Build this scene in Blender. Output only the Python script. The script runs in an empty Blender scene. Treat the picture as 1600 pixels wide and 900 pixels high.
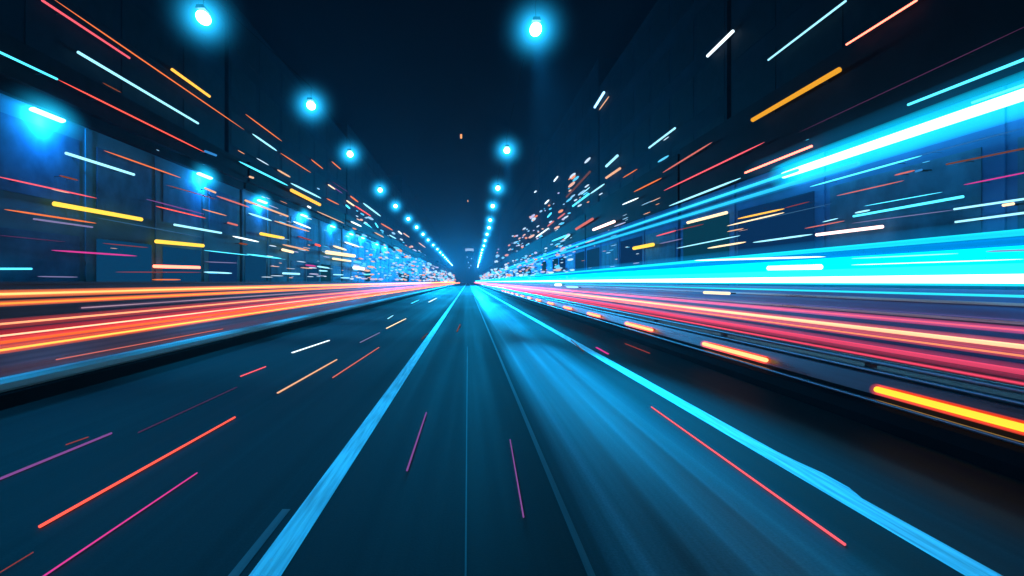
import bpy, bmesh, math, random
from mathutils import Vector

S = bpy.context.scene
COL = S.collection

# ------------------------------------------------------------------ camera, world, exposure
F = 950.0                      # focal length in pixels of a 1600 px wide frame
VX, VY, CAM_H = 731.0, 440.0, 1.5
cd = bpy.data.cameras.new("camera")
cam = bpy.data.objects.new("camera", cd)
COL.objects.link(cam)
cam.location = (0, 0, CAM_H)
cam.rotation_euler = (math.radians(90), 0, 0)
cd.sensor_width = 36.0
cd.lens = 36.0 * F / 1600.0
cd.shift_x = (800 - VX) / 1600.0
cd.shift_y = -(450 - VY) / 1600.0
cd.clip_start = 0.05
cd.clip_end = 3000
S.camera = cam

w = bpy.data.worlds.new("World")
S.world = w
w.use_nodes = True
bg = w.node_tree.nodes["Background"]
bg.inputs["Color"].default_value = (0.05, 0.14, 0.55, 1)
bg.inputs["Strength"].default_value = 0.003

S.view_settings.view_transform = 'Standard'
S.view_settings.look = 'None'
S.view_settings.gamma = 1
S.view_settings.use_curve_mapping = False
S.view_settings.exposure = 0.0
S.cycles.max_bounces = 4
S.cycles.diffuse_bounces = 1
S.cycles.glossy_bounces = 2
S.cycles.volume_bounces = 0
S.cycles.transparent_max_bounces = 16
S.cycles.sample_clamp_indirect = 2.0
S.cycles.use_denoising = True
S.cycles.use_adaptive_sampling = True
S.cycles.adaptive_threshold = 0.02

HAZE_DENSITY = 0.00045
LAMP_W = 900.0
WALL_W = 850.0
LAMP_COL = (0.004, 0.45, 1.0)

# ------------------------------------------------------------------ material helpers
MATS = {}
def emis(name, col, strength, sample=False):
    key = ("e", name)
    if key in MATS: return MATS[key]
    m = bpy.data.materials.new(name); m.use_nodes = True
    nt = m.node_tree; nt.nodes.clear()
    e = nt.nodes.new("ShaderNodeEmission"); o = nt.nodes.new("ShaderNodeOutputMaterial")
    e.inputs["Color"].default_value = (*col, 1); e.inputs["Strength"].default_value = strength
    nt.links.new(e.outputs[0], o.inputs["Surface"])
    m.cycles.emission_sampling = 'AUTO' if sample else 'NONE'
    MATS[key] = m
    return m

def streaky(name, col, strength, sample=False, amount=0.5):
    """glowing material whose brightness varies along the length of the light"""
    m = emis(name, col, strength, sample)
    nt = m.node_tree
    e = [n for n in nt.nodes if n.type == 'EMISSION'][0]
    tc = nt.nodes.new("ShaderNodeTexCoord"); mp = nt.nodes.new("ShaderNodeMapping")
    mp.inputs["Scale"].default_value = (0.5, 0.05, 7.0)
    nz = nt.nodes.new("ShaderNodeTexNoise"); nz.inputs["Scale"].default_value = 1.0; nz.inputs["Detail"].default_value = 3
    mr = nt.nodes.new("ShaderNodeMapRange")
    mr.inputs[1].default_value = 0.3; mr.inputs[2].default_value = 0.7
    mr.inputs[3].default_value = strength * (1 - amount); mr.inputs[4].default_value = strength * (1 + amount)
    nt.links.new(tc.outputs["Object"], mp.inputs[0]); nt.links.new(mp.outputs[0], nz.inputs["Vector"])
    nt.links.new(nz.outputs[0], mr.inputs[0]); nt.links.new(mr.outputs[0], e.inputs["Strength"])
    return m

def glowvol(name, col, strength):
    key = ("v", name)
    if key in MATS: return MATS[key]
    m = bpy.data.materials.new(name); m.use_nodes = True
    nt = m.node_tree; nt.nodes.clear()
    e = nt.nodes.new("ShaderNodeEmission"); o = nt.nodes.new("ShaderNodeOutputMaterial")
    e.inputs["Color"].default_value = (*col, 1); e.inputs["Strength"].default_value = strength
    nt.links.new(e.outputs[0], o.inputs["Volume"])
    MATS[key] = m
    return m

def pbr(name, col, rough=0.6, metal=0.0, scale=(1, 1, 1), var=0.35, bump=0.0, rvar=0.0, spec=0.5):
    key = ("p", name)
    if key in MATS: return MATS[key]
    m = bpy.data.materials.new(name); m.use_nodes = True
    nt = m.node_tree; b = nt.nodes["Principled BSDF"]
    b.inputs["Roughness"].default_value = rough; b.inputs["Metallic"].default_value = metal
    b.inputs["Specular IOR Level"].default_value = spec
    tc = nt.nodes.new("ShaderNodeTexCoord"); mp = nt.nodes.new("ShaderNodeMapping")
    mp.inputs["Scale"].default_value = scale
    nz = nt.nodes.new("ShaderNodeTexNoise"); nz.inputs["Scale"].default_value = 1.0; nz.inputs["Detail"].default_value = 6
    nt.links.new(tc.outputs["Object"], mp.inputs[0]); nt.links.new(mp.outputs[0], nz.inputs["Vector"])
    mr = nt.nodes.new("ShaderNodeMapRange"); mr.inputs[1].default_value = 0.3; mr.inputs[2].default_value = 0.7
    mr.inputs[3].default_value = 1 - var; mr.inputs[4].default_value = 1 + var
    nt.links.new(nz.outputs[0], mr.inputs[0])
    mx = nt.nodes.new("ShaderNodeVectorMath"); mx.operation = 'SCALE'
    mx.inputs[0].default_value = col
    nt.links.new(mr.outputs[0], mx.inputs["Scale"]); nt.links.new(mx.outputs[0], b.inputs["Base Color"])
    if rvar:
        m2 = nt.nodes.new("ShaderNodeMapRange"); m2.inputs[1].default_value = 0.3; m2.inputs[2].default_value = 0.7
        m2.inputs[3].default_value = max(.03, rough - rvar); m2.inputs[4].default_value = min(1, rough + rvar)
        nt.links.new(nz.outputs[0], m2.inputs[0]); nt.links.new(m2.outputs[0], b.inputs["Roughness"])
    if bump:
        bp = nt.nodes.new("ShaderNodeBump"); bp.inputs["Strength"].default_value = bump; bp.inputs["Distance"].default_value = 0.02
        nt.links.new(nz.outputs[0], bp.inputs["Height"]); nt.links.new(bp.outputs[0], b.inputs["Normal"])
    MATS[key] = m
    return m

# ------------------------------------------------------------------ mesh helpers
def box(bm, x0, x1, y0, y1, z0, z1):
    vs = [bm.verts.new((x, y, z)) for x in (x0, x1) for y in (y0, y1) for z in (z0, z1)]
    for f in ((0, 1, 3, 2), (4, 6, 7, 5), (0, 4, 5, 1), (2, 3, 7, 6), (0, 2, 6, 4), (1, 5, 7, 3)):
        bm.faces.new([vs[i] for i in f])

def ring(bm, c, u, v, ru, rv, n):
    return [bm.verts.new(c + u * (math.cos(2 * math.pi * i / n) * ru) + v * (math.sin(2 * math.pi * i / n) * rv)) for i in range(n)]

def capsule(bm, a, b, r, n=10, rv=None, seg=None, caps=3, r2=None):
    """rounded bar from a to b; rv flattens it in the second direction; seg lists extra stations 0..1; r2 is the far radius"""
    a, b = Vector(a), Vector(b)
    d = (b - a); L = d.length; d.normalize()
    up = Vector((0, 0, 1)) if abs(d.z) < .9 else Vector((0, 1, 0))
    u = d.cross(up).normalized(); v = u.cross(d).normalized()
    k = (rv / r) if rv else 1.0
    r2 = r if r2 is None else r2
    st = []
    cap = min(1.0, L / (2.2 * max(r, 1e-6)))
    for i in range(caps):
        t = (i + .35) / caps * math.pi / 2
        st.append(((1 - math.sin(t)) * r * cap, math.cos(math.pi / 2 - t) * r))
    mid = [(s * L, r + (r2 - r) * s) for s in (seg or [])]
    end = [(L - (1 - math.sin((i + .35) / caps * math.pi / 2)) * r2 * cap, math.cos(math.pi / 2 - (i + .35) / caps * math.pi / 2) * r2) for i in reversed(range(caps))]
    rings = []
    for s, rr in st + mid + end:
        rings.append(ring(bm, a + d * s, u, v, rr, rr * k, n))
    for p, q in zip(rings, rings[1:]):
        for i in range(n):
            bm.faces.new((p[i], p[(i + 1) % n], q[(i + 1) % n], q[i]))
    bm.faces.new(list(reversed(rings[0]))); bm.faces.new(rings[-1])

def needle(bm, a, b, r, n=10):
    """thin bar that tapers at both ends"""
    a, b = Vector(a), Vector(b); d = b - a
    u = d.cross(Vector((0, 0, 1))).normalized(); v = u.cross(d).normalized()
    rings = [ring(bm, a + d * t, u, v, r * k, r * k, n) for t, k in ((0, .12), (.03, .45), (.16, .9), (.3, 1), (.7, 1), (.84, .9), (.97, .45), (1, .12))]
    for p, q in zip(rings, rings[1:]):
        for i in range(n): bm.faces.new((p[i], p[(i + 1) % n], q[(i + 1) % n], q[i]))
    bm.faces.new(list(reversed(rings[0]))); bm.faces.new(rings[-1])

def link(name, bm, mat, parent=None, smooth=False, bevel=0):
    me = bpy.data.meshes.new(name)
    bmesh.ops.recalc_face_normals(bm, faces=bm.faces)
    bm.to_mesh(me); bm.free()
    if smooth:
        for p in me.polygons: p.use_smooth = True
    o = bpy.data.objects.new(name, me); COL.objects.link(o)
    if mat: me.materials.append(mat)
    if parent: o.parent = parent
    if bevel:
        md = o.modifiers.new("bevel", 'BEVEL'); md.width = bevel; md.segments = 2; md.limit_method = 'ANGLE'
    return o

def tag(o, label=None, cat=None, group=None, kind=None):
    if label: o["label"] = label
    if cat: o["category"] = cat
    if group: o["group"] = group
    if kind: o["kind"] = kind
    return o

def empty(name, loc=(0, 0, 0)):
    o = bpy.data.objects.new(name, None); COL.objects.link(o); o.location = loc
    o.empty_display_size = .2
    return o

def stations(y0, y1, n=16):
    """fractions along y0..y1, closer together near the camera"""
    out = []
    for i in range(1, n):
        t = (i / n) ** 2
        out.append(t)
    return out

# ------------------------------------------------------------------ colours of light
C = {
    'red': ((1.0, .10, .07), 1.5), 'hotred': ((1.0, .16, .10), 5.0), 'pinkred': ((1.0, .12, .16), 1.2),
    'orange': ((1.0, .22, .06), 1.0), 'dimorange': ((.7, .16, .05), .35), 'amber': ((1.0, .48, .06), 1.6), 'flatamber': ((1.0, .43, .03), .9),
    'yellow': ((1.0, .62, .07), 1.5), 'cream': ((1.0, .72, .42), 1.7), 'peach': ((1.0, .52, .30), 1.0),
    'cyan': ((.08, .72, 1.0), 1.9), 'pale': ((.32, .80, 1.0), 1.6), 'white': ((.75, .92, 1.0), 2.0),
    'whiteblue': ((.30, .65, 1.0), 3.0), 'dimblue': ((.10, .35, .7), .35), 'lavender': ((.42, .38, .75), .55),
    'magenta': ((.85, .06, .38), .9), 'purple': ((.42, .14, .55), .55), 'dimpurple': ((.35, .10, .32), .25),
    'salmon': ((1.0, .24, .20), .75), 'dullred': ((.6, .09, .08), .5), 'brown': ((.45, .16, .12), .35),
    'blue': ((.05, .35, .9), .7), 'redwhite': ((1.0, .60, .55), 3.0),
}
def cmat(c):
    col, s = C[c]
    return emis("glow_" + c, col, s)

# ------------------------------------------------------------------ ground, road, markings
def road_mat(name, base, rough, pool_band=False):
    m = bpy.data.materials.new(name); m.use_nodes = True
    nt = m.node_tree; b = nt.nodes["Principled BSDF"]; L = nt.links.new
    b.inputs["Specular IOR Level"].default_value = .17
    tc = nt.nodes.new("ShaderNodeTexCoord")
    def noise(scale, det=5, dist=0):
        mp = nt.nodes.new("ShaderNodeMapping"); mp.inputs["Scale"].default_value = scale
        nz = nt.nodes.new("ShaderNodeTexNoise"); nz.inputs["Scale"].default_value = 1; nz.inputs["Detail"].default_value = det
        L(tc.outputs["Object"], mp.inputs[0]); L(mp.outputs[0], nz.inputs["Vector"])
        return nz
    def rng(src, a, bb, lo=.3, hi=.7):
        r = nt.nodes.new("ShaderNodeMapRange"); r.inputs[1].default_value = lo; r.inputs[2].default_value = hi
        r.inputs[3].default_value = a; r.inputs[4].default_value = bb
        L(src, r.inputs[0]); return r.outputs[0]
    def math_(op, a, bb):
        n = nt.nodes.new("ShaderNodeMath"); n.operation = op
        for i, v in enumerate((a, bb)):
            if isinstance(v, float): n.inputs[i].default_value = v
            else: L(v, n.inputs[i])
        return n.outputs[0]
    tracks = noise((1.9, .012, 1))          # wheel-polished lengthwise streaks
    fine = noise((9.0, .05, 1))
    grain = noise((60, 60, 60), 8)
    patch = noise((.25, .06, 1), 3)
    v = math_('MULTIPLY', rng(tracks.outputs[0], .35, 1.9), rng(fine.outputs[0], .55, 1.5))
    v = math_('MULTIPLY', v, rng(grain.outputs[0], .8, 1.2))
    if pool_band:
        # the lamps' light pool right of the seam, put into the colour as a paler band
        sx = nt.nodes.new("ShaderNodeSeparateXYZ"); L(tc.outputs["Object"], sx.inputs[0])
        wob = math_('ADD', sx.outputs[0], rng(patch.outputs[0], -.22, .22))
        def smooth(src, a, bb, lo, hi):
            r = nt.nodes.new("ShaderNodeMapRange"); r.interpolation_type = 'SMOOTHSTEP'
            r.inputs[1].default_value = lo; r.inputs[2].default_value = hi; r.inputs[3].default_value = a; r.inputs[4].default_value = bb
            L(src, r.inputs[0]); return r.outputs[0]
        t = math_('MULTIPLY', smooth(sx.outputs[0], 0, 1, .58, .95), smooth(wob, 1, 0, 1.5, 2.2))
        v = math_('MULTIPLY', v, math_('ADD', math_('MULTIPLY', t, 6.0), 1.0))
    sc = nt.nodes.new("ShaderNodeVectorMath"); sc.operation = 'SCALE'; sc.inputs[0].default_value = base
    L(v, sc.inputs["Scale"]); L(sc.outputs[0], b.inputs["Base Color"])
    r = math_('ADD', rng(tracks.outputs[0], rough - .10, rough + .14), rng(patch.outputs[0], -.05, .08))
    if pool_band: r = math_('SUBTRACT', r, math_('MULTIPLY', t, .26))
    L(math_('ADD', r, rng(fine.outputs[0], -.04, .04)), b.inputs["Roughness"])
    bp = nt.nodes.new("ShaderNodeBump"); bp.inputs["Strength"].default_value = .12; bp.inputs["Distance"].default_value = .01
    L(grain.outputs[0], bp.inputs["Height"]); L(bp.outputs[0], b.inputs["Normal"])
    return m

def sheet(name, x0, x1, y0, y1, z, mat, kind='structure', ny=40):
    bm = bmesh.new()
    pr = None
    for i in range(ny + 1):
        y = y0 + (y1 - y0) * (i / ny) ** 2
        cu = [bm.verts.new((x0, y, z)), bm.verts.new((x1, y, z))]
        if pr: bm.faces.new((pr[0], pr[1], cu[1], cu[0]))
        pr = cu
    return tag(link(name, bm, mat), kind=kind)

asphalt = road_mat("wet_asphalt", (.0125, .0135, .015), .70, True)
sheet("ground", -70, 70, -18, 985, -0.02, pbr("ground_dirt", (.03, .03, .032), .9, scale=(.6, .6, .6)))
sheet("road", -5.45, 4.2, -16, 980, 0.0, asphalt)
asphalt2 = road_mat("side_asphalt", (.012, .015, .024), .5)
sheet("opposite_road", -13.4, -5.9, -16, 980, 0.0, asphalt2)
sheet("service_road", 4.85, 8.95, -16, 980, 0.0, asphalt2)
paint = pbr("road_paint", (.80, .82, .84), .5, scale=(30, 1.3, 1), var=.38, rvar=.12)
sheet("left_lane_line", -1.115, -.95, -10, 900, .004, paint)
sheet("right_edge_line", 2.53, 2.72, -10, 900, .004, paint)
# a worn second coat that pokes out beside the right line, and the ghost of an old line beside the left one
bm = bmesh.new(); bm.faces.new([bm.verts.new(p) for p in ((2.722, 4.2, .004), (2.77, 4.42, .004), (2.775, 4.75, .004), (2.74, 5.05, .004), (2.722, 5.35, .004))]); tag(link("line_patch", bm, paint), kind='structure')
worn = pbr("worn_paint", (.07, .073, .078), .55, scale=(10, .4, 1), var=.5)
sheet("worn_line", -1.22, -1.165, -4, 4.0, .004, worn, ny=2)
sheet("centre_seam_line", .61, .65, 2.2, 60, .004, worn, ny=6)
sheet("asphalt_joint", -.016, -.006, 0, 14, .004, worn, ny=3)

# ------------------------------------------------------------------ barriers and walls
black = pbr("black_rubber", (.007, .007, .009), .8, var=.3, spec=.06)
concrete = pbr("barrier_concrete", (.48, .50, .53), .55, scale=(3, .25, 6), var=.25, bump=.15)
steel = pbr("galvanised_steel", (.34, .36, .40), .33, .7, scale=(8, .4, 20), var=.25, rvar=.1)
darksteel = pbr("dark_painted_steel", (.03, .033, .045), .32, .3, scale=(8, .3, 14), var=.4, rvar=.12)

def prism(bm, prof, y0, y1):
    a = [bm.verts.new((x, y0, z)) for x, z in prof]; b = [bm.verts.new((x, y1, z)) for x, z in prof]
    n = len(prof)
    for i in range(n): bm.faces.new((a[i], a[(i + 1) % n], b[(i + 1) % n], b[i]))
    bm.faces.new(list(reversed(a))); bm.faces.new(b)

kb = empty("kerb_barrier", (-5.6, 0, 0))
tag(kb, "low kerb barrier with black side and blue lit top rail left of the road", "barrier")
bm = bmesh.new(); prism(bm, [(-.28, -.02), (.17, -.02), (.17, .175), (.14, .19), (-.28, .19)], -14, 900); link("kerb_face", bm, black, kb)
bm = bmesh.new(); prism(bm, [(-.02, .19), (.10, .19), (.15, .23), (.15, .30), (.11, .345), (-.02, .345)], -14, 900); link("top_rail", bm, concrete, kb)

gr = empty("guard_rail", (4.5, 0, 0))
tag(gr, "dark guard rail barrier on the right carrying amber marker lights", "guard rail")
bm = bmesh.new(); prism(bm, [(-.34, -.02), (.30, -.02), (.30, .30), (-.20, .30), (-.30, .20), (-.34, .10)], -14, 900); link("base", bm, black, gr)
bm = bmesh.new(); prism(bm, [(-.17, .30), (.22, .30), (.22, .49), (-.13, .49)], -14, 900); link("panel", bm, darksteel, gr)
for z, x, r in ((.515, -.02, .028), (.60, .06, .032), (.27, -.31, .02)):
    bm = bmesh.new(); capsule(bm, (x, -14, z), (x, 900, z), r, 8, seg=stations(0, 1, 10)); link("rail", bm, steel, gr, True)
for i in range(30):
    y = 3 + i * 4.0
    bm = bmesh.new(); box(bm, .10, .18, y - .05, y + .05, .49, .585); link("post", bm, darksteel, gr)

wallblue = pbr("blue_grey_wall", (.035, .085, .16), .7, scale=(3, .25, 6), var=.25, spec=.1)
lw = empty("parapet_wall", (-13.7, 0, 0))
tag(lw, "blue grey parapet wall behind the orange light trails on the left", "wall")
bm = bmesh.new(); prism(bm, [(-.2, -.02), (.2, -.02), (.15, 1.42), (-.15, 1.42)], -10, 700); link("wall_body", bm, wallblue, lw)
bm = bmesh.new(); prism(bm, [(-.24, 1.42), (.22, 1.42), (.22, 1.5), (-.24, 1.5)], -10, 700); link("coping", bm, wallblue, lw)
navy = pbr("navy_panel", (.02, .09, .26), .4, scale=(2, .2, 4), var=.3, rvar=.1)
rw = empty("noise_wall", (9.1, 0, 0))
tag(rw, "dark blue noise wall on the right below the glowing cyan band", "wall")
bm = bmesh.new(); prism(bm, [(-.12, -.02), (.15, -.02), (.15, 1.36), (-.12, 1.36)], -10, 700); link("wall_panel", bm, navy, rw)
for z in (.42, .80, 1.10):
    bm = bmesh.new(); box(bm, -.155, -.123, -10, 700, z, z + .05); link("rail", bm, steel, rw)

# ------------------------------------------------------------------ buildings
rnd = random.Random(7)
XL1, XL2, XR1, XR2 = -15.0, -24.0, 14.0, 26.0
facade_l = pbr("painted_facade", (.05, .18, .24), .8, scale=(.4, .25, .5), var=.3, spec=.08)
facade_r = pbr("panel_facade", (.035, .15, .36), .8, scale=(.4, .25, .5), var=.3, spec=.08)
cornice_m = pbr("dark_cornice", (.010, .011, .014), .8, spec=.06)
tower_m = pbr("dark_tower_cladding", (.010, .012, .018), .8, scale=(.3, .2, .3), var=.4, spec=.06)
glass_m = pbr("dark_window_glass", (.035, .13, .23), .75, var=.3, spec=.08)
tower_glass = pbr("black_tower_glass", (.006, .008, .012), .7, spec=.08)
lit_pane = [emis("lit_pane_blue", (.01, .16, .42), .30), emis("lit_pane_teal", (.01, .17, .32), .25), emis("lit_pane_deep", (.01, .10, .34), .3)]
speck_mats = [emis("speck_white", (.62, .82, 1), 1.15), emis("speck_cyan", (.10, .62, 1), 1.2), emis("speck_peach", (1, .55, .40), 1.0),
              emis("speck_pale", (.36, .70, 1), 1.0), emis("speck_orange", (1, .35, .16), 1.0), emis("speck_lilac", (.62, .6, .9), 1.0)]
speck_meshes = []
for i, m in enumerate(speck_mats):
    bm = bmesh.new(); bmesh.ops.create_icosphere(bm, subdivisions=2, radius=1.0)
    me = bpy.data.meshes.new("lantern"); bm.to_mesh(me); bm.free(); me.materials.append(m)
    for p in me.polygons: p.use_smooth = True
    speck_meshes.append(me)
SPECK_W = [5, 5, 4, 5, 2, 4]

def lantern(parent, x, y, z, s, k, stretch=1):
    o = bpy.data.objects.new("lantern", speck_meshes[k]); COL.objects.link(o); o.parent = parent
    o.location = (x - parent.location.x, y - parent.location.y, z)
    o.scale = (s, s * rnd.uniform(3, 14) * stretch, s * rnd.uniform(.4, .8))

def building(name, side, xf, depth, y0, y1, h, mat, label, cat, bays=True, lit=0.3, bay=6.0, floors=2, nspeck=0, srange=(.02, .44), cornice=True, split=99):
    sg = -1 if side == 'l' else 1
    root = empty(name, (xf, (y0 + y1) / 2, 0)); tag(root, label, cat, "buildings along the left side" if side == 'l' else "buildings along the right side")
    cy = (y0 + y1) / 2
    bm = bmesh.new(); hb = min(h, split)
    box(bm, *sorted((0, sg * depth)), y0 - cy, y1 - cy, -.02, hb); link("wall", bm, mat, root)
    if hb < h:
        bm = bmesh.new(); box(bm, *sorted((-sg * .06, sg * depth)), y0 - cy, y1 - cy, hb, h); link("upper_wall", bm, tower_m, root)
    if cornice:
        bm = bmesh.new(); box(bm, *sorted((-sg * .5, sg * (depth + .2))), y0 - cy, y1 - cy, h, h + 1.3); link("cornice", bm, cornice_m, root)
        bm = bmesh.new(); box(bm, *sorted((-sg * .25, -sg * .003)), y0 - cy, y1 - cy, h - .45, h - .003); link("fascia", bm, cornice_m, root)
    if bays:
        n = max(1, int((y1 - y0) / bay)); bw = (y1 - y0) / n
        fh = (min(h, split + .3) - .6) / floors
        npane = 0
        tower = floors > 3
        for i in range(n):
            ya = y0 + i * bw - cy
            if not tower: bm = bmesh.new(); box(bm, *sorted((-sg * .05, -sg * .002)), ya - .2 if i else ya, ya + .2, 0, min(h - .5, split - .01)); link("pilaster", bm, mat, root)
            for k in range(floors):
                if npane > 90: break
                za = .5 + k * fh
                if split < 90 and k: continue
                wmat = tower_glass if tower else rnd.choice(lit_pane) if rnd.random() < lit and k == 0 else glass_m
                bm = bmesh.new(); box(bm, *sorted((-sg * .03, -sg * .003)), ya + .55, ya + bw - .55, za + .25, za + fh * .74); link("window", bm, wmat, root); npane += 1
    a, b = srange
    for i in range(nspeck):
        # spread evenly in how it looks down the street: nearer ones are rarer
        t = rnd.random(); y = 1 / ((1 - t) / (y0 + 2) + t / (y1 - 2))
        z = 1.5 + abs(xf) * (a + (b - a) * rnd.random() ** 1.4)
        z = min(z, h - .3)
        s = rnd.uniform(.8, 2.3) * y / F * rnd.choice((.7, 1, 1, 1.3))
        if y < 72: s *= .5
        x = xf - sg * (rnd.uniform(.2, 1.2) + s)
        lantern(root, x, y, z, s, rnd.choices(range(6), SPECK_W)[0], 3 if y < 72 else 1)
    return root

lab_low = ["nearest low facade under the left cornice, lit blue", "second low facade along the left, behind wall lamps",
           "third low facade along the left with first city lanterns", "fourth low facade along the left dotted with lanterns",
           "fifth low facade along the left, crowded with far lanterns", "farthest low facade on the left near the vanishing point"]
spans = [(8, 40), (40.4, 72), (72.4, 115), (115.4, 180), (180.4, 300), (300.4, 600)]
hs = [8.0, 8.15, 8.3, 8.6, 9.2, 10.5]
for (a, b), h, lb, ns in zip(spans, hs, lab_low, (14, 45, 90, 99, 99, 99)):
    building("low_building", 'l', XL1, 8, a, b, h, facade_l, lb, "building", lit=.45, nspeck=ns, bay=5.2 if a < 80 else 8)
lab_lr = ["nearest glossy facade on the right behind the cyan band", "second facade on the right below the twin cyan trails",
          "third facade on the right with small lanterns", "fourth facade on the right dotted with lanterns",
          "fifth facade on the right, crowded with far lanterns", "farthest low facade on the right near the vanishing point"]
hr = [10.2, 10.0, 9.6, 10, 10.5, 11]
for (a, b), h, lb, ns in zip(spans, hr, lab_lr, (14, 40, 80, 99, 99, 99)):
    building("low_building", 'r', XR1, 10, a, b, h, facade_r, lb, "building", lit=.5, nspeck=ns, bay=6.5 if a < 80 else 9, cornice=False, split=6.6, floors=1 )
lab_tl = ["nearest dark tower standing back on the left", "second dark tower standing back on the left", "third dark tower standing back on the left",
          "farthest dark tower row standing back on the left"]
tsp = [(14, 60), (61, 120), (121, 220), (221, 520)]
for (a, b), h, lb, ns in zip(tsp, (27, 30, 33, 40), lab_tl, (0, 14, 60, 90)):
    building("tall_building", 'l', XL2, 14, a, b, h, tower_m, lb, "tower", bays=True, lit=0.0, bay=8, floors=6, nspeck=ns, srange=(.36, .62), cornice=False)
lab_tr = ["nearest dark tower standing back on the right", "second dark tower standing back on the right", "third dark tower standing back on the right",
          "farthest dark tower row standing back on the right"]
for (a, b), h, lb, ns in zip(tsp, (34, 40, 46, 52), lab_tr, (0, 8, 75, 95)):
    building("tall_building", 'r', XR2, 14, a, b, h, tower_m, lb, "tower", bays=True, lit=0.0, bay=8, floors=6, nspeck=ns, srange=(.35, 1.0), cornice=False)

dt = empty("distant_tower", (2.2, 800, 0))
tag(dt, "distant tower at the road's end with a pale flat top", "tower")
bm = bmesh.new(); box(bm, -5.5, 5.5, 0, 11, 0, 40); link("wall", bm, pbr("far_tower", (.05, .07, .10), .5), dt)
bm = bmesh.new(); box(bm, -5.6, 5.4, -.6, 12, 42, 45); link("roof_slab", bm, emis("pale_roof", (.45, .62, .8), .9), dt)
bm = bmesh.new(); box(bm, -4, 4, 1, 10, 40, 42); link("neck", bm, black, dt)
for x, z in ((-1.5, 26), (1.8, 22), (-.5, 19), (2.6, 31), (-3, 33)):
    bm = bmesh.new(); box(bm, x - .5, x + .5, -.3, -.01, z, z + 1.5); link("window", bm, speck_mats[3], dt)

# ------------------------------------------------------------------ hanging lamps
def gx(x, Y): return (x - VX) / F * Y
def gz(y, Y): return CAM_H + (VY - y) / F * Y

lens_m = emis("lamp_lens", (.30, .78, 1.0), 14)
housing_m = pbr("lamp_housing", (.02, .022, .026), .5, .4)
bm = bmesh.new(); bmesh.ops.create_icosphere(bm, subdivisions=3, radius=1.0)
for v in bm.verts: v.co = Vector((v.co.x * .135, v.co.y * .25, v.co.z * .13))
LENS = link("lens", bm, lens_m, None, True); LENS.name = "lens_proto"
bm = bmesh.new()
prism(bm, [(-.10, .135), (-.07, .21), (.07, .21), (.10, .135)], -.2, .2)
HOUS = link("housing", bm, housing_m); HOUS.name = "housing_proto"
bm = bmesh.new(); capsule(bm, (0, 0, .19), (0, 0, .62), .015, 6); STEM = link("stem", bm, housing_m); STEM.name = "stem_proto"
protos = [LENS, HOUS, STEM]
LIGHTS = {}
GLOW_MATS = {}
def ball_mesh(name, rx, ry, rz, mat):
    bm = bmesh.new(); bmesh.ops.create_icosphere(bm, subdivisions=4, radius=1.0)
    for v in bm.verts: v.co = Vector((v.co.x * rx, v.co.y * ry, v.co.z * rz))
    me = bpy.data.meshes.new(name); bm.to_mesh(me); bm.free(); me.materials.append(mat)
    for p in me.polygons: p.use_smooth = True
    return me
def aura(name, col_in, col_out, strength, power=3.0):
    """light halo put in as emission that thins out smoothly from the middle of its ball to its rim"""
    m = bpy.data.materials.new(name); m.use_nodes = True
    nt = m.node_tree; nt.nodes.clear(); L = nt.links.new
    e = nt.nodes.new("ShaderNodeEmission"); o = nt.nodes.new("ShaderNodeOutputMaterial")
    tc = nt.nodes.new("ShaderNodeTexCoord"); mp = nt.nodes.new("ShaderNodeMapping")
    mp.inputs["Location"].default_value = (-1, -1, -1); mp.inputs["Scale"].default_value = (2, 2, 2)
    g = nt.nodes.new("ShaderNodeTexGradient"); g.gradient_type = 'SPHERICAL'
    p = nt.nodes.new("ShaderNodeMath"); p.operation = 'POWER'; p.inputs[1].default_value = power
    q = nt.nodes.new("ShaderNodeMath"); q.operation = 'MULTIPLY'; q.inputs[1].default_value = strength
    mx = nt.nodes.new("ShaderNodeMix"); mx.data_type = 'RGBA'
    mx.inputs[6].default_value = (*col_out, 1); mx.inputs[7].default_value = (*col_in, 1)
    L(tc.outputs["Generated"], mp.inputs[0]); L(mp.outputs[0], g.inputs[0])
    L(g.outputs[1], p.inputs[0]); L(p.outputs[0], q.inputs[0]); L(q.outputs[0], e.inputs["Strength"])
    L(g.outputs[1], mx.inputs[0]); L(mx.outputs[2], e.inputs["Color"]); L(e.outputs[0], o.inputs["Volume"])
    return m
LAMP_HALO = [ball_mesh("glow", 1.55, 2.0, 1.55, aura("lamp_aura", (.02, .56, 1), (0, .22, .75), 7.5, 8.0))]
WALL_HALO = [ball_mesh("glow", .66, 2.6, 1.0, aura("wall_aura", (.02, .70, 1), (0, .30, .8), 3.2, 2.6))]
def add_halo(root, meshes):
    for me in meshes:
        o = bpy.data.objects.new("glow", me); COL.objects.link(o); o.parent = root
def plight(name, watts, col, r, spot=None):
    k = (name, watts, spot)
    if k not in LIGHTS:
        l = bpy.data.lights.new(name, 'SPOT' if spot else 'POINT'); l.energy = watts; l.color = col; l.shadow_soft_size = r
        if spot: l.spot_size = math.radians(spot); l.spot_blend = 1.0
        LIGHTS[k] = l
    return LIGHTS[k]

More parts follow.
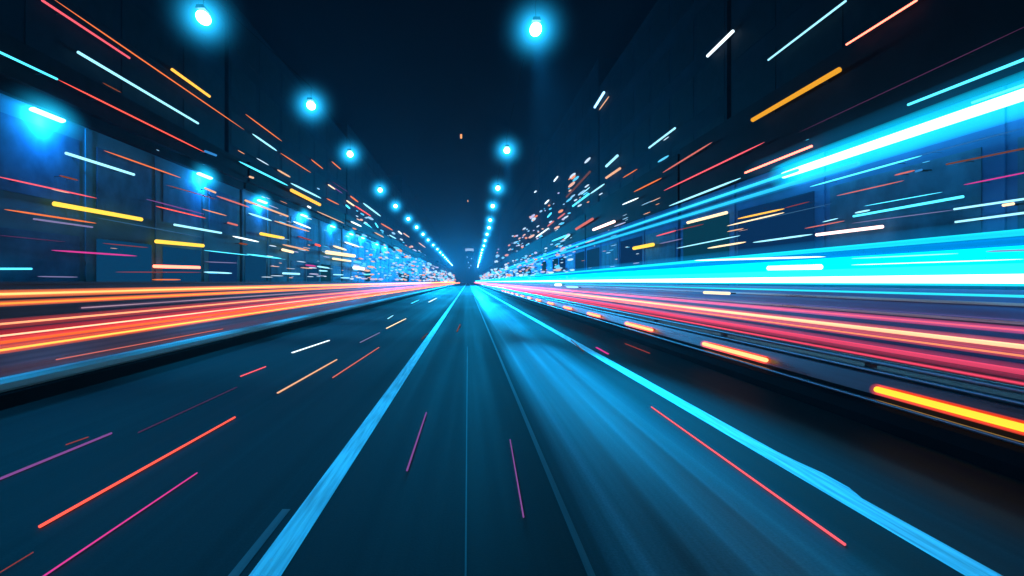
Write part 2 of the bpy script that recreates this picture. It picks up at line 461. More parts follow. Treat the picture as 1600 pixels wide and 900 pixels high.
def hanging_lamp(x, y, z, label, group, watts, spot, aim=(0, 0), halo=True, stretch=(1, 1, 1), wide=0):
    root = empty("hanging_lamp", (x, y, z)); tag(root, label, "lamp", group)
    for p, nm in zip(protos, ("lens", "housing", "stem")):
        o = p.copy(); o.name = nm; COL.objects.link(o); o.parent = root
    if halo: add_halo(root, LAMP_HALO)
    lo = bpy.data.objects.new("lamp_light", plight("lamp_light", watts, LAMP_COL, .12, spot)); COL.objects.link(lo); lo.parent = root
    lo.location = (0, 0, -.24)
    lo.rotation_euler = Vector((aim[0], aim[1], -z)).to_track_quat('-Z', 'Y').to_euler()
    if spot: lo.scale = stretch
    if wide:  # extra wide spot added to fill the road beside the narrow beam
        lo = bpy.data.objects.new("lamp_light", plight("lamp_wide_light", wide, LAMP_COL, .12, 110)); COL.objects.link(lo); lo.parent = root  # added fill light, besides the light of the lamp itself
        lo.location = (.02, 0, -.26)
    return root

ORD = ["nearest", "second nearest", "third nearest", "fourth nearest", "fifth nearest", "sixth nearest", "seventh nearest", "eighth nearest",
       "ninth nearest", "tenth nearest", "eleventh nearest", "twelfth nearest", "thirteenth nearest", "fourteenth nearest", "fifteenth nearest",
       "sixteenth nearest", "seventeenth nearest", "eighteenth nearest", "nineteenth nearest", "twentieth nearest", "twenty-first nearest", "twenty-second nearest", "twenty-third nearest", "twenty-fourth nearest"]
LP = [(318, 28), (486, 165), (547, 241), (594, 297), (618, 322), (638, 342), (651, 355), (661, 366), (669, 375), (677, 383)]
RP = [(837, 46), (792, 235), (778, 294), (770, 322), (766, 344), (764, 356), (761, 366), (758, 376), (756, 384)]
HZ = 5.75
rowL = [(gx(px, F * HZ / (VY - py)), F * HZ / (VY - py)) for px, py in LP]
rowR = [(gx(px, F * HZ / (VY - py)), F * HZ / (VY - py)) for px, py in RP]
rowL.insert(0, (-5.5, 6.2))  # unseen lamp added near the camera to light the lane line
for k in range(10):
    y = rowL[10][1] + 12 * (k + 1); rowL.append((-5.4 - .012 * k, y))
for k in range(12):
    y = rowR[8][1] + 12 * (k + 1); rowR.append((2.6 + .12 * k, y))
for i, (x, y) in enumerate(rowL):
    hanging_lamp(x, y, CAM_H + HZ, f"{ORD[i]} hanging cyan lamp of the left overhead row", "hanging lamps of the left overhead row", LAMP_W * (3.5 if i < 9 else 9.0), (80 if i == 0 else 58) if i < 9 else None, (3.0, -.6) if i == 0 else (1.5, -1), i < 17)
for i, (x, y) in enumerate(rowR):
    hanging_lamp(x, y, CAM_H + HZ, f"{ORD[i]} hanging cyan lamp of the overhead row above our lane", "hanging lamps of the overhead row above our lane", LAMP_W * (19 if i < 8 else 9.0), 64 if i < 8 else None, (.30 if i == 0 else .1, -3.6 if i == 0 else -1.5), i < 16, (.27, 1.5 if i == 0 else 2.4, 1), LAMP_W * .9 if i < 8 else 0)
for nm, row, lb in (("left", rowL, "thin black cable carrying the left row of hanging lamps"), ("right", rowR, "thin black cable carrying the lamps above our lane")):
    bm = bmesh.new()
    pts = [(row[0][0], -5)] + row
    for (xa, ya), (xb, yb) in zip(pts, pts[1:]):
        capsule(bm, (xa, ya, CAM_H + HZ + .62), (xb, yb, CAM_H + HZ + .62), .012, 6, caps=1)
    tag(link("lamp_cable", bm, black), lb, "cable", "cables carrying the hanging lamps")

# lamps on the left facade, under the cornice
WP = [(75, 180), (320, 275), (410, 315), (475, 337), (520, 354), (549, 366), (567, 372), (589, 382), (602, 387)]
for i, (px, py) in enumerate(WP):
    Y = F * 14.7 / (VX - px); z = gz(py, Y)
    root = empty("wall_lamp", (-14.7, Y, z)); tag(root, f"{ORD[i]} glowing cyan wall lamp under the left cornice", "lamp", "cyan wall lamps under the left cornice")
    bm = bmesh.new(); capsule(bm, (0, -.75, 0), (0, .75, 0), .14, 12, rv=.075, caps=4); link("lens", bm, emis("wall_lens", (.20, .75, 1.0), 7), root, True)
    bm = bmesh.new(); box(bm, -.07, .07, -.6, .6, .06, .10); link("housing", bm, housing_m, root)
    bm = bmesh.new(); box(bm, -.298, -.073, -.03, .03, .06, .10); link("bracket", bm, housing_m, root)
    add_halo(root, WALL_HALO)
    lo = bpy.data.objects.new("lamp_light", plight("wall_lamp_light", WALL_W, (.015, .36, 1.0), .1)); COL.objects.link(lo); lo.parent = root; lo.location = (.05, 0, -.22)
for p in protos: bpy.data.objects.remove(p)

# ------------------------------------------------------------------ streaks of moving lights, made up as bars on the facades
def plane_pt(x, y, X):
    Y = F * X / (x - VX)
    return Vector((X, Y, gz(y, Y)))
backing = pbr("streak_backing", (.015, .015, .018), .6)
def streak(x0, y0, x1, y1, wpx, c, X, label):
    """a glowing strip of light made as a bar on the facade whose face is at X"""
    sg = 1 if X > 0 else -1
    a, b = plane_pt(x0, y0, X), plane_pt(x1, y1, X)
    if a.y > b.y: a, b = b, a
    r = .45 * wpx / F * (a.y * b.y) ** .5
    off = -sg * (r + .33)
    a.x += off; b.x += off
    # keep the same sight line after moving it off the wall
    for p in (a, b):
        k = p.x / X
        p.y *= k; p.z = CAM_H + (p.z - CAM_H) * k
    a.y += r * .6; b.y -= r * .6
    if b.y - a.y < r: b.y = a.y + r
    mid = (a + b) / 2
    bm = bmesh.new(); needle(bm, a - mid, b - mid, r, 10) if wpx < 3.1 else capsule(bm, a - mid, b - mid, r, 10)
    o = tag(link("light_streak", bm, cmat(c), None, True), label, "light strip", "light streaks along the left facades" if X < 0 else "light streaks along the right facades")
    o.location = mid
    h = r * .35
    for t in (.2, .8):
        p = a.lerp(b, t) - mid
        xs = sorted((p.x + sg * r * .9, p.x + sg * (r + .33)))
        bm = bmesh.new(); box(bm, xs[0], xs[1], p.y - h, p.y + h, p.z - h, p.z + h)
        link("bracket", bm, backing, o)
    return o

LT = [  # on the tower set back on the left
 (65, 0, 203, 91, 4, 'pinkred', "thick red strip at the top left corner"),
 (80, -4, 382, 203, 2.3, 'orange', "very long thin orange strip running below the top left red one"),
 (-10, 77, 90, 124, 4, 'cyan', "cyan strip cut by the left edge above the cornice"),
 (90, 124, 320, 238, 2.4, 'red', "long thin red strip continuing a cyan one along the left cornice"),
 (121, 81, 310, 193, 4.2, 'pale', "long pale cyan strip high on the left tower"),
 (268, 108, 328, 151, 5, 'amber', "short thick amber strip left of the big hanging lamp"),
 (160, 129, 190, 145, 1.8, 'dimorange', "short dim brown orange strip under the long pale cyan one"),
 (383, 178, 441, 221, 2, 'orange', "thin orange strip below the second left hanging lamp"),
 (394, 209, 433, 236, 3, 'pale', "short pale cyan strip under a thin orange one, left tower"),
 (373, 252, 450, 290, 3, 'cyan', "cyan strip just above the left cornice with a dot at its end"),
 (438, 239, 486, 270, 1.8, 'orange', "fine orange strip slanting right of a short pale cyan one"),
 (486, 249, 505, 264, 2.1, 'orange', "tiny orange strip left of the third left hanging lamp"),
 (518, 252, 533, 265, 2, 'orange', "tiny orange strip directly below the third left hanging lamp"),
 (433, 265, 454, 277, 3, 'peach', "short peach strip above a cyan strip by the left cornice"),
 (454, 286, 502, 310, 3, 'pale', "pale cyan strip right above a thick amber bar"),
 (455, 297, 500, 320, 5.5, 'amber', "thick amber bar right below a pale cyan strip near the cornice"),
 (510, 310, 530, 320, 2, 'orange', "small red orange strip right of the thick amber bar"),
 (513, 287, 535, 302, 1.4, 'purple', "faint purple strip beneath the third left hanging lamp"),
 (519, 284, 544, 300, 1.2, 'dimpurple', "faintest purple strip, upper of the faint pair"),
 (512, 288, 524, 296, 2, 'cream', "tiny cream strip under the faint purple pair"),
 (547, 306, 560, 316, 2.8, 'orange', "small orange strip above a red and white pair"),
 (541, 313, 554, 322, 2.6, 'cream', "small white strip leading into a thin red one"),
 (554, 321, 580, 338, 2.2, 'red', "thin red strip continuing a small white one"),
 (567, 317, 595, 338, 2.8, 'pale', "pale cyan strip below the fourth left hanging lamp"),
 (540, 320, 547, 326, 3, 'cyan', "stubby cyan strip left of the red and white pair"),
 (548, 346, 565, 354, 2.8, 'white', "small white strip over the row of wall lamps"),
 (595, 349, 614, 360, 2.2, 'orange', "small orange strip left of the sixth hanging lamp"),
 (585, 363, 600, 371, 2, 'peach', "small peach strip above the far wall lamps"),
 (608, 367, 619, 373, 1.8, 'pale', "tiny pale strip among the far left lights"),
 (630, 364, 640, 371, 2, 'peach', "tiny peach strip left of the seventh hanging lamp"),
 (622, 361, 628, 366, 2.5, 'white', "tiny white dash left of the seventh hanging lamp"),
 (570, 348, 580, 357, 4, 'cyan', "broken cyan blot above the far wall lamps"),
 (586, 348, 591, 356, 2.5, 'cyan', "small upright cyan dash beside the cyan blot"),
 (616, 379, 630, 384, 2.4, 'white', "small white strip right of the wall lamp row"),
 (654, 379, 665, 387, 1.8, 'peach', "tiny peach strip under the eighth hanging lamp"),
 (390, 276, 396, 278, 3.5, 'peach', "peach dot below the cyan strip on the cornice"),
 (320, 236, 338, 243, 4, 'blue', "short blue dash at the tip of the long red strip"),
 (480, 322, 486, 325, 3, 'white', "white dash on the left cornice edge"),
 (495, 330, 538, 349, 1.6, 'peach', "fine peach strip along the far left cornice edge"),
]
for a in LT:   # those just above the cornice are placed at its face, the rest at the tower behind
    sl = max((VY - a[1]) / (VX - a[0]), (VY - a[3]) / (VX - a[2]))
    streak(*a[:6], XL2 if sl > .535 else -14.5, a[6])
LF = [  # on the low facade on the left
 (102, 239, 210, 273, 4.6, 'pale', "pale cyan strip high on the nearest left facade"),
 (162, 235, 283, 278, 2.2, 'orange', "thin orange strip above the second wall lamp's left"),
 (92, 274, 123, 282, 2.6, 'dimorange', "short dull orange strip below the high pale cyan one"),
 (-8, 275, 152, 310, 2.4, 'pinkred', "long pink red strip entering from the left edge"),
 (83, 318, 222, 343, 7.5, 'yellow', "longest thick yellow bar on the left facade"),
 (6, 327, 151, 349, 2.8, 'orange', "orange strip just under the long yellow bar"),
 (52, 342, 145, 355, 3.2, 'lavender', "grey lavender strip under the orange one"),
 (-8, 367, 103, 378, 1.4, 'dimpurple', "faint pink strip cut by the left edge at mid height"),
 (80, 391, 214, 400, 2.8, 'magenta', "magenta strip low on the left facade"),
 (-8, 420, 50, 420, 3.8, 'cyan', "cyan strip cut by the left edge low down"),
 (58, 432, 122, 433, 1.8, 'lavender', "pale blue strip just over the left parapet"),
 (243, 377, 318, 384, 6.5, 'yellow', "second thick yellow bar, over a white bar with red rim"),
 (260, 289, 337, 311, 1.6, 'dimorange', "dim orange strip under the second wall lamp"),
 (228, 311, 320, 335, 1.6, 'purple', "mauve strip, upper of a close mauve and red pair"),
 (243, 322, 322, 341, 1.9, 'red', "red strip, lower of a close mauve and red pair"),
 (272, 351, 346, 364, 3.6, 'pale', "pale cyan strip above the second yellow bar"),
 (150, 340, 318, 371, 1.3, 'dimblue', "long faint blue strip passing right of the yellow bar"),
 (160, 380, 232, 387, 1.4, 'dullred', "dull pink strip left of the second yellow bar"),
 (240, 416, 312, 418, 5.5, 'hotred', "white hot bar with red rim low on the left facade"),
 (318, 391, 390, 399, 1.4, 'cyan', "thin cyan strip right of the second yellow bar"),
 (180, 425, 315, 425.5, 1.4, 'dullred', "thin dull strip beneath the white hot red bar"),
 (318, 425, 363, 427, 2.6, 'pale', "pale strip continuing a thin dull one near the parapet"),
 (237, 437, 283, 437, 2.2, 'orange', "orange strip lowest on the left facade by the parapet"),
 (320, 409, 371, 411, 1.4, 'lavender', "thin grey strip right of the white hot red bar"),
 (338, 306, 390, 324, 2.6, 'salmon', "salmon strip left of the third wall lamp"),
 (320, 294, 337, 301, 3.4, 'peach', "short peach dash leading into a salmon strip"),
 (356, 348, 371, 352, 3.2, 'salmon', "short salmon dash right of the mauve and red pair"),
 (363, 369, 405, 378, 2.6, 'white', "white strip below a short salmon dash"),
 (373, 380, 387, 382, 2.8, 'dimorange', "short dull orange dash beneath a white strip"),
 (383, 313, 450, 338, 3.2, 'peach', "long peach strip crossing under the third wall lamp"),
 (388, 333, 425, 345, 3, 'pale', "pale cyan strip below the long peach one"),
 (428, 345, 484, 362, 2.4, 'peach', "peach strip under the fourth wall lamp, lower of two"),
 (458, 346, 486, 357, 2.8, 'white', "white strip under the fourth wall lamp, upper of two"),
 (407, 365, 443, 372, 5, 'yellow', "short pale yellow bar below the fourth wall lamp"),
 (441, 382, 482, 391, 2.6, 'peach', "peach strip right of the short yellow bar"),
 (441, 390, 458, 394, 4.4, 'cream', "stubby cream dash under a peach strip"),
 (385, 397, 440, 404, 2.6, 'cyan', "cyan strip below the short yellow bar"),
 (465, 369, 488, 376, 2.4, 'dullred', "dull red strip under the fifth wall lamp"),
 (493, 382, 500, 384, 3.6, 'red', "red dot between the peach strip and the cream cluster"),
 (442, 427, 468, 428, 3.4, 'pale', "short pale cyan bar near the left parapet"),
 (477, 414, 494, 416, 2.4, 'magenta', "small pink dash meeting a cyan dash"),
 (495, 416, 515, 419, 2.4, 'pale', "small cyan dash meeting a pink dash"),
 (498, 423, 512, 423.5, 2, 'pale', "small cyan dash under the pink and cyan pair"),
 (510, 394, 554, 400, 6, 'cream', "thick cream bar, middle of the cream cluster"),
 (520, 404, 548, 408, 3.2, 'cream', "cream strip, lowest of the cream cluster"),
 (520, 384, 542, 391, 3, 'cream', "cream strip, topmost of the cream cluster"),
 (538, 378, 562, 386, 2.8, 'white', "pinkish white strip under the sixth wall lamp"),
 (553, 418, 568, 420, 6, 'white', "oval white light above the far parapet"),
 (520, 429, 537, 429.5, 1.8, 'pale', "thin cyan dash left below the oval white light"),
 (532, 434, 547, 434.3, 1.8, 'pale', "lowest cyan dash by the far left parapet"),
 (568, 429, 585, 428.5, 2.2, 'cyan', "cyan dash right below the oval white light"),
]
for a in LF: streak(*a[:6], XL1, a[6])
RT = [  # on the tower set back on the right
 (1105, 88, 1146, 48, 5.5, 'white', "thick white strip alone high on the right tower"),
 (1200, 94, 1322, 1, 3.6, 'pale', "long cyan strip reaching the top edge on the right"),
 (929, 168, 944, 144, 4, 'whiteblue', "white blue strip beside a thin orange one, high up"),
 (936, 172, 952, 150, 1.8, 'peach', "thin orange strip hugging the white blue one"),
 (1014, 231, 1055, 200, 3.4, 'pale', "pale blue strip high in the middle of the right tower"),
 (947, 260, 965, 243, 4.4, 'pale', "stubby pale cyan strip above a peach twin"),
 (947, 278, 969, 263, 4.4, 'peach', "stubby peach strip below a pale cyan twin"),
 (973, 278, 996, 264, 1.7, 'orange', "fine orange strip right of the peach stub"),
 (885, 308, 922, 268, 3.4, 'brown', "steep dull red strip left of the cyan zigzag"),
 (922, 303, 945, 287, 2.6, 'pale', "upper cyan strip of the cyan zigzag"),
 (895, 322, 920, 303, 3.6, 'cyan', "lower thick cyan strip of the cyan zigzag"),
 (908, 304, 922, 292, 1.6, 'pale', "thin cyan strip alongside the cyan zigzag"),
 (865, 284, 872, 275, 2.5, 'white', "tiny white dash highest left of the steep red strip"),
 (835, 301, 838, 298, 2, 'white', "white speck highest on the far right tower"),
 (851, 319, 858, 312, 2.5, 'white', "tiny white dash below the highest one"),
 (855, 340, 862, 332, 2.8, 'cyan', "tiny cyan dash below two white ones"),
 (871, 342, 883, 333, 2.8, 'salmon', "small salmon strip right of a tiny cyan dash"),
 (836, 339, 839, 337, 3.2, 'orange', "orange speck left of the tiny cyan dash"),
 (855, 354, 866, 345, 2.5, 'salmon', "small salmon strip above a long white needle"),
 (837, 371, 858, 356, 2.4, 'white', "white needle slanting above the far right lights"),
 (862, 366, 872, 358, 2, 'white', "small white strip right of the white needle"),
 (960, 320, 965, 317, 2.6, 'peach', "peach dot near a pale white strip, right tower"),
]
for a in RT: streak(*a[:6], XR2, a[6])
RF = [  # on the low facade on the right
 (1322, 70, 1433, 0, 3.6, 'hotred', "hot red strip reaching the top edge on the right"),
 (1175, 188, 1313, 108, 8.5, 'flatamber', "big amber bar high on the right facade"),
 (1035, 270, 1113, 222, 2.6, 'salmon', "salmon strip below the pale blue one, right side"),
 (990, 300, 1034, 278, 2.2, 'orange', "orange red strip below a salmon one, right side"),
 (1037, 298, 1195, 222, 2.4, 'pinkred', "long pink red strip above the cyan trails"),
 (1164, 270, 1269, 228, 3.6, 'hotred', "hot red strip lying just over the big cyan trail"),
 (1045, 322, 1158, 278, 3, 'pale', "cyan strip parallel and just above the big cyan trail"),
 (972, 320, 998, 309, 2.2, 'white', "small pale white strip above the start of the cyan trail"),
 (900, 358, 926, 342, 4.5, 'salmon', "short thick red strip left of a white twin"),
 (927, 359, 960, 346, 4.6, 'redwhite', "short thick white strip right of a red twin"),
 (881, 374, 891, 366, 3, 'pale', "small pale cyan dash below the white needle"),
 (862, 377, 890, 366, 2.8, 'cyan', "cyan strip above the left end of the cyan trails"),
 (1074, 348, 1136, 332, 5, 'cream', "thick cream bar under the lower cyan trail"),
 (990, 388, 1021, 382, 6, 'yellow', "short yellow bar over the cyan band's left part"),
 (1152, 342, 1226, 326, 2.8, 'amber', "amber strip, upper of an amber and peach pair"),
 (1136, 353, 1226, 332, 2.2, 'cream', "peach strip, lower of an amber and peach pair"),
 (1226, 325, 1265, 315, 1.3, 'dullred', "faint red strip continuing the amber one"),
 (1136, 362, 1162, 357, 1.8, 'peach', "short peach dash under the amber and peach pair"),
 (1025, 369, 1057, 360, 2, 'pinkred', "pink red dash right of the short yellow bar"),
 (1057, 360, 1100, 350, 1.4, 'dullred', "faint red strip continuing a pink red dash"),
 (1030, 381, 1066, 373, 1.6, 'lavender', "faint lavender strip below a pink red dash"),
 (1057, 388, 1157, 368, 1.8, 'pale', "thin pale strip below the amber and peach pair"),
 (1105, 388, 1166, 378, 2.8, 'cream', "whitish strip just above the cyan band"),
 (1176, 379, 1270, 366, 2.8, 'pale', "pale cyan strip left of the white hot red bar, right side"),
 (1275, 367, 1380, 354, 5.5, 'redwhite', "white bar with red rim over the cyan band"),
 (1257, 357, 1320, 345, 1.8, 'salmon', "thin salmon strip above the white and red bar"),
 (1265, 292, 1441, 243, 2.8, 'cyan', "long cyan strip right below the big cyan trail"),
 (1307, 306, 1413, 282, 1.8, 'salmon', "salmon strip under a long cyan strip, right facade"),
 (1397, 274, 1430, 266, 2.6, 'salmon', "short salmon dash ending in a blue tip"),
 (1430, 268, 1441, 265, 4, 'blue', "blue tip at the end of a salmon dash"),
 (1333, 338, 1506, 307, 4.4, 'cyan', "bright long cyan bar in the middle of the right facade"),
 (1350, 322, 1473, 300, 1.4, 'cyan', "hair thin cyan strip above the bright cyan bar"),
 (1335, 333, 1360, 328, 2.8, 'pale', "small pale cyan blot on the bright cyan bar's end"),
 (1330, 349, 1490, 328, 1.3, 'lavender', "thin grey strip under the bright cyan bar"),
 (1490, 327, 1620, 308, 3.8, 'pale', "pale cyan strip leaving at the right edge, upper of two"),
 (1492, 347, 1620, 330, 4, 'pale', "pale cyan strip leaving at the right edge, lower of two"),
 (1566, 321, 1585, 318, 5, 'cream', "small cream dash between two pale cyan strips"),
 (1505, 289, 1620, 266, 2.2, 'magenta', "magenta strip leaving at the right edge"),
 (1478, 257, 1620, 228, 3.2, 'brown', "dull brown strip below the big cyan trail at the right edge"),
 (1418, 164, 1620, 85, 5, 'cyan', "bright cyan strip above the big cyan trail, near the right edge"),
 (1518, 161, 1620, 126, 4.6, 'cyan', "cyan strip hugging the big cyan trail at the right edge"),
]
RF += [(1248, 207, 1620, 33, 1.3, 'dimpurple', "hair thin purple strip high above the big cyan trail"),
 (1180, 345, 1300, 318, 1.2, 'dimblue', "hair thin blue strip right of the amber and peach pair"),
 (1285, 347, 1310, 341, 1.6, 'pale', "tiny pale dash above the thin salmon strip"),
 (1425, 246, 1600, 200, 1.2, 'dimblue', "hair thin blue strip under the big cyan trail at the right edge")]
for a in RF: streak(*a[:6], XR1, a[6])

# ------------------------------------------------------------------ reflected light on the road, added as glowing streaks
def road_streak(x0, y0, x1, y1, wpx, c, label):
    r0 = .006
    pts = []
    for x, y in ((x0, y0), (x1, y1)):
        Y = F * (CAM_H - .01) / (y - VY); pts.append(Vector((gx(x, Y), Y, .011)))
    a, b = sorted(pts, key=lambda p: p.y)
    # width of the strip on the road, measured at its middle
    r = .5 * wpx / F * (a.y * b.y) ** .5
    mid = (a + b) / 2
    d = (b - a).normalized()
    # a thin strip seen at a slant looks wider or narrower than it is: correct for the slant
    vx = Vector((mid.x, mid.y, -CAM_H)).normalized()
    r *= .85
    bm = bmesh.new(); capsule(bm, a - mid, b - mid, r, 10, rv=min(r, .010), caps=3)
    o = tag(link("road_streak", bm, cmat(c), None, True), label, "light strip", "streaks of reflected light on the road"); o.location = mid
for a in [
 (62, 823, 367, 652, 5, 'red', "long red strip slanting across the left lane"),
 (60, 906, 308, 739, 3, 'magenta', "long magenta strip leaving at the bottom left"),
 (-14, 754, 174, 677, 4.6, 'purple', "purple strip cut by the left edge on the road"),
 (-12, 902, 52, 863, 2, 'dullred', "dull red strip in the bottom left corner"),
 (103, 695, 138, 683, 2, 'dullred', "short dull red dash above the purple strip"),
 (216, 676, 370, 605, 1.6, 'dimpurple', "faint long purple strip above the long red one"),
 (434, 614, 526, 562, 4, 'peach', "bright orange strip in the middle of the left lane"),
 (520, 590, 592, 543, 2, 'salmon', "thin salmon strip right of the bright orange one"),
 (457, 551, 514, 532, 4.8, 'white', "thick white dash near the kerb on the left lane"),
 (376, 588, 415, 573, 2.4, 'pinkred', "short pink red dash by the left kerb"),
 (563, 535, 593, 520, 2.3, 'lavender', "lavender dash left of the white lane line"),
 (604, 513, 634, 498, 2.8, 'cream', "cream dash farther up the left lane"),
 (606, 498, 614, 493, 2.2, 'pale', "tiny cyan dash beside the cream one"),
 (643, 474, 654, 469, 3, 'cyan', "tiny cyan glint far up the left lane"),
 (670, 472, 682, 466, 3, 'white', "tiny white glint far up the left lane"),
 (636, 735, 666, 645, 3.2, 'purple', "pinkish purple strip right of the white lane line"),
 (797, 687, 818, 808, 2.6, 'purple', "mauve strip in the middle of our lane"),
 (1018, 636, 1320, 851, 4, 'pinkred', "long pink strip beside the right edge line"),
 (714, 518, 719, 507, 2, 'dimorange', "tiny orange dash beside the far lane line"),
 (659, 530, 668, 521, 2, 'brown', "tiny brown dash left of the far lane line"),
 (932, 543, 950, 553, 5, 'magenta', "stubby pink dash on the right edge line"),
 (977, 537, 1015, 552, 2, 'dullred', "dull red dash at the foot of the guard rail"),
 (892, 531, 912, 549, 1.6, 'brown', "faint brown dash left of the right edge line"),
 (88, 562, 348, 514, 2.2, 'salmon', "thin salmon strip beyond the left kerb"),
]: road_streak(*a)

# ------------------------------------------------------------------ amber markers on the guard rail
mk = emis("marker_amber", (1.0, .56, .22), 1.6)
mk2 = emis("marker_yellow", (1.0, .76, .05), 1.15)
mkg = glowvol("marker_glow", (1.0, .05, .004), 7.0)
for i in range(14):
    y = 5.0 if i == 0 else 9.85 + (i - 1) * 5.4
    L = 1.35 if i == 0 else 1.15 if i < 3 else .95
    lab = ["nearest long yellow marker light on the guard rail", "second marker light on the guard rail, orange and long"] + [f"{ORD[k]} amber marker light along the guard rail" for k in range(2, 14)]
    root = empty("marker_light", (4.27, y, .375)); tag(root, lab[i], "marker light", "amber marker lights along the guard rail")
    bm = bmesh.new(); capsule(bm, (0, -L, 0), (0, L, 0), .037, 10, rv=.032); link("lens", bm, mk2 if i == 0 else mk, root, True)
    bm = bmesh.new(); capsule(bm, (0, -L - .03, 0), (0, L + .03, 0), .074, 14, rv=.062); link("glow", bm, mkg, root, True)
    bm = bmesh.new(); box(bm, .042, .10, -L * .9, L * .9, -.03, .03); link("housing", bm, housing_m, root)

# ------------------------------------------------------------------ long light trails
def trail(X, slope, core_px, core, glow_px, glow, label, y0=-6, y1=620, flat=None, group=None, name="light_trail"):
    """a long glowing bar parallel to the road, at X and seen `slope` below (+) or above (-) the horizon"""
    z = CAM_H - slope * abs(X)
    k = abs(X) / (VX if X < 0 else 1600 - VX)        # metres per pixel where it leaves the picture
    root = empty(name, (X, 0, z)); tag(root, label, "light trail", group)
    if core:
        bm = bmesh.new(); capsule(bm, (0, y0, 0), (0, y1, 0), core_px * k / 2, 10, seg=stations(0, 1, 26), caps=2); link("core", bm, core, root, True)
    if glow:
        bm = bmesh.new(); R = glow_px * k / 2
        capsule(bm, (0, y0 - .1, 0), (0, y1 + .5, 0), R, 18, rv=flat * R if flat else None, seg=stations(0, 1, 26), caps=2)
        link("glow", bm, glow, root, True)
    return root
def gv(name, col, rad, px, X):
    """volume glow whose radiance across its middle is about `rad` where it leaves the picture"""
    k = abs(X) / 780
    return glowvol(name, col, rad / (3.0 * px * k / 2))
GL, GR = "light trails on the opposite road", "light trails behind the guard rail"
trail(-12.8, .027, 4, streaky("trail_cream_l", (1, .50, .16), 1.6), 14, gv("vol_orange_a", (1, .20, .03), .8, 14, 12.8), "orange trail topmost against the left parapet", group=GL)
trail(-12.4, .0475, 3, streaky("trail_orange_l", (1, .30, .05), 1.3), 10, gv("vol_orange_b", (1, .16, .02), .7, 10, 12.4), "second orange trail from the top on the left", group=GL)
trail(-10.2, .091, 3.5, streaky("trail_pink_l", (1, .42, .20), 1.3), 16, gv("vol_red_a", (.9, .06, .04), .32, 16, 10.2), "salmon trail in the middle of the left trails", group=GL)
trail(-8.6, .1165, 3, streaky("trail_pale_l", (1, .56, .33), 1.7), 20, gv("vol_red_b", (1, .03, .04), .38, 20, 8.6), "pale red trail above the widest orange trail on the left", group=GL)
trail(-8.3, .131, 5, streaky("trail_redorange_l", (1, .17, .04), 1.0), 16, gv("vol_redorange", (1, .07, .02), .5, 16, 8.3), "wide red orange trail of the left trails", group=GL)
trail(-8.0, .147, 3.5, streaky("trail_yellow_l", (1, .50, .08), 1.8), 13, gv("vol_orange_c", (1, .12, .01), .6, 13, 8), "lowest yellow orange trail nearest the left kerb", group=GL)
trail(-10.8, .068, 2.5, streaky("trail_lav_l", (.60, .42, .55), .6, amount=.9), 9, gv("vol_mauve", (.30, .10, .25), .12, 9, 10.8), "faint mauve trail between orange and red ones on the left", group=GL, y0=17, y1=300)
trail(7.6, .088, 3, streaky("trail_pink_r", (1, .16, .27), 1.0), 12, gv("vol_pink_a", (.95, .08, .22), .6, 12, 7.6), "pink trail topmost of the right trails", group=GR)
trail(7.2, .1175, 8, streaky("trail_cream_r", (1, .62, .33), 1.5), 22, gv("vol_pink_b", (1, .12, .10), .6, 22, 7.2), "broad cream trail of the right trails", group=GR)
trail(6.9, .134, 3.5, streaky("trail_salmon_r", (1, .34, .16), 1.1), 12, gv("vol_pink_c", (1, .08, .08), .5, 12, 6.9), "salmon trail right under the broad cream one", group=GR)
trail(6.5, .163, 9, streaky("trail_rose_r", (1, .085, .20), .8), 26, gv("vol_pink_d", (.8, .06, .16), .4, 26, 6.5), "broad rose trail of the right trails", group=GR)
trail(6.2, .184, 3.5, streaky("trail_red_r", (1, .08, .17), 1.0), 8, gv("vol_pink_e", (.9, .05, .10), .4, 8, 6.2), "lowest thin red trail nearest the guard rail", group=GR)
trail(7.4, .070, 2, streaky("trail_lilac_r", (.25, .22, .6), .5, amount=.9), 8, gv("vol_lilac", (.06, .08, .35), .15, 8, 7.4), "faint lilac trail above the pink ones on the right", group=GR)

# the cyan band on top of the noise wall: a stack of glowing bars
band = empty("light_band", (8.35, 0, CAM_H)); tag(band, "broad cyan and white glowing band on the right above the noise wall", "light band")
def bar(name, s0, s1, x, mat, y0=-6, y1=640):
    k = 8.35 + x
    bm = bmesh.new()
    ys = [y0 + (y1 - y0) * t for t in [0] + stations(0, 1, 30) + [1]]
    z0, z1 = -s1 * k, -s0 * k; t = .03
    prof = [(x - t, z0 + .004), (x - t, z1 - .004), (x + t, z1), (x + t, z0)]
    rows = [[bm.verts.new((px, y, z)) for px, z in prof] for y in ys]
    for a, b in zip(rows, rows[1:]):
        for i in range(4): bm.faces.new((a[i], a[(i + 1) % 4], b[(i + 1) % 4], b[i]))
    bm.faces.new(list(reversed(rows[0]))); bm.faces.new(rows[-1])
    return link(name, bm, mat, band)
bar("light_bar", -.0955, -.083, .10, streaky("band_top", (.01, .80, 1.0), 1.1, True, .2))
bar("light_bar", -.0825, -.066, .14, streaky("band_blue", (.0, .34, 1.0), .8, True, .3))
bar("light_bar", -.0655, -.047, .12, streaky("band_cyan", (.0, .90, 1.0), 1.25, True, .2))
bar("light_bar", -.0465, -.034, .12, streaky("band_cyan_mid", (.0, .95, 1.0), 1.3, True, .15))
bar("light_bar", -.0335, -.0145, .10, streaky("band_cyan_hot", (.02, .92, 1.0), 1.5, True, .15))
bar("core", -.0140, .0035, .0, emis("band_core", (.22, .72, 1.0), 9, True))
bar("light_bar", .0040, .0085, .04, emis("band_low", (.02, .80, 1.0), 1.0, True))
trail(8.28, .0265, 4.5, emis("trail_cyan_thin", (.03, .80, 1.0), 1.1, True), None, None, "thin cyan trail below the broad glowing band", group=GR)
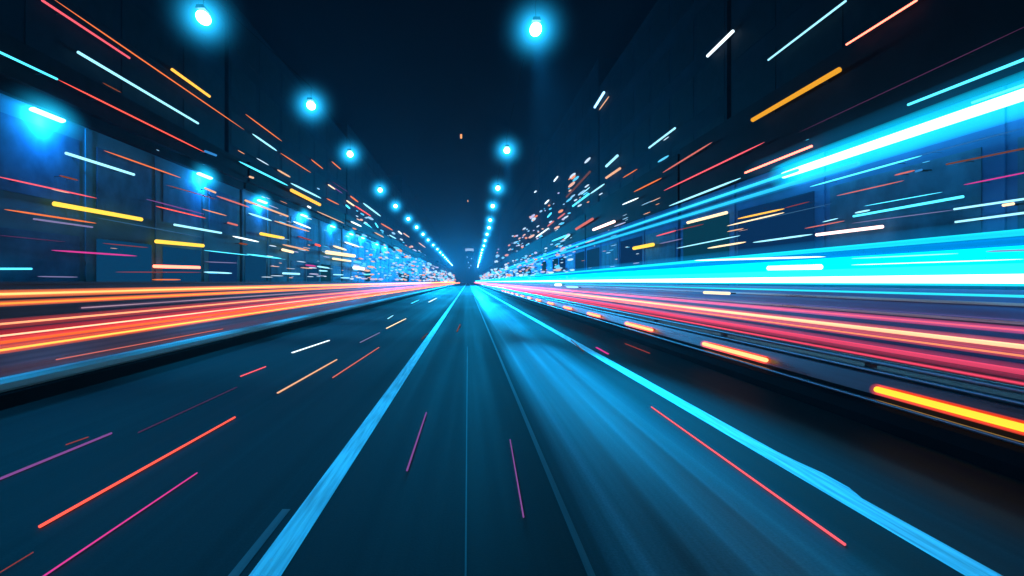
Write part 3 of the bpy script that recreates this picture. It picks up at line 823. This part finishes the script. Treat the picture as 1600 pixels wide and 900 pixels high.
for k, (x0, y0, x1, y1, wpx, c, lb) in enumerate([
    (1085, 407, 1290, 401, 3, 'white', "white strip lying along the top of the cyan band"),
    (1200, 419, 1284, 417, 9, 'white', "broad pinkish white dash inside the cyan band"),
    (1330, 414, 1600, 405, 1.6, 'white', "thin white strip inside the cyan band at right"),
    (1330, 404, 1498, 396, 1.6, 'pale', "thin pale strip across the cyan band"),
    (1540, 393, 1620, 390, 3, 'lavender', "grey strip near the right end of the cyan band"),
    (1100, 457, 1140, 458.5, 5, 'cream', "cream dash below the cyan band"),
    (868, 445, 876, 445, 5, 'white', "white dot at the band's far end, left of two"),
    (884, 448, 904, 449, 3, 'pale', "small cyan dash under the band's far end"),
]):
    o = streak(x0, y0, x1, y1, wpx, c, 8.2 + .33, lb); o["group"] = "light streaks on the cyan band"; 

# elevated cyan trails on the right facade
bm = bmesh.new(); capsule(bm, (0, -6, .36), (0, 640, .36), 1.25, 20, rv=.62, seg=stations(0, 1, 26), caps=2); link("glow", bm, glowvol("band_aura", (.0, .24, .62), .085), band, True)  # soft spill around the band, put in as emission
bm = bmesh.new(); capsule(bm, (0, -6, .22), (0, 640, .22), .6, 20, rv=.36, seg=stations(0, 1, 26), caps=2); link("glow", bm, glowvol("band_aura_inner", (.0, .45, .9), .12), band, True)
GE = "elevated cyan trails on the right facade"
def elevated(X, slope, core_px, core, glow_px, glow, label, y0, y1):
    return trail(X, slope, core_px, core, glow_px, glow, label, y0=y0, y1=y1, group=GE)
elevated(13.5, -.3365, 19, emis("elev_hot", (.16, .66, 1.0), 9, True), 72, gv("vol_cyan_a", (.0, .55, .9), 1.2, 72, 13.5), "big white hot cyan trail at the upper right", 8, 26)
bm = bmesh.new(); capsule(bm, (0, 7, 0), (0, 28, 0), 1.15, 20, rv=1.1); link("glow", bm, glowvol("elev_aura", (.0, .26, .6), .05), [o for o in COL.objects if o.get("label", "").startswith("big white hot cyan")][0], True)  # wide soft glow put in around the big trail by emission
elevated(13.3, -.338, 9, streaky("elev_cyan", (.04, .70, 1.0), 1.2, amount=.2), 22, gv("vol_cyan_b", (.0, .35, .7), .3, 22, 13.5), "upper of the twin cyan trails", 24.5, 420)
elevated(13.5, -.302, 10, streaky("elev_cyan_low", (.03, .62, 1.0), 1.0, amount=.2), 22, gv("vol_cyan_c", (.0, .35, .7), .3, 22, 13.5), "lower of the twin cyan trails", 21, 420)

# beacons in the dark sky over the road
for x, y, Y, s, lb in ((720.5, 213, 70, .12, "tiny orange light in the black sky over the road"), (731, 314, 160, .12, "tiniest orange light just above the distant tower")):
    bm = bmesh.new(); capsule(bm, (0, 0, -s * 2), (0, 0, s * 2), s, 8)
    o = tag(link("sky_beacon", bm, emis("beacon", (1, .40, .15), 1.2), None, True), lb, "beacon", "orange beacons in the sky"); o.location = (gx(x, Y), Y, gz(y, Y))

# ------------------------------------------------------------------ haze
bm = bmesh.new(); box(bm, -75, 75, -20, 990, -1.2, 70)
hm = bpy.data.materials.new("haze"); hm.use_nodes = True
nt = hm.node_tree; nt.nodes.clear()
v = nt.nodes.new("ShaderNodeVolumePrincipled"); o = nt.nodes.new("ShaderNodeOutputMaterial")
v.inputs["Color"].default_value = (.55, .76, 1, 1); v.inputs["Density"].default_value = HAZE_DENSITY; v.inputs["Anisotropy"].default_value = 0.2
nt.links.new(v.outputs[0], o.inputs["Volume"])
tag(link("haze", bm, hm), kind="stuff")
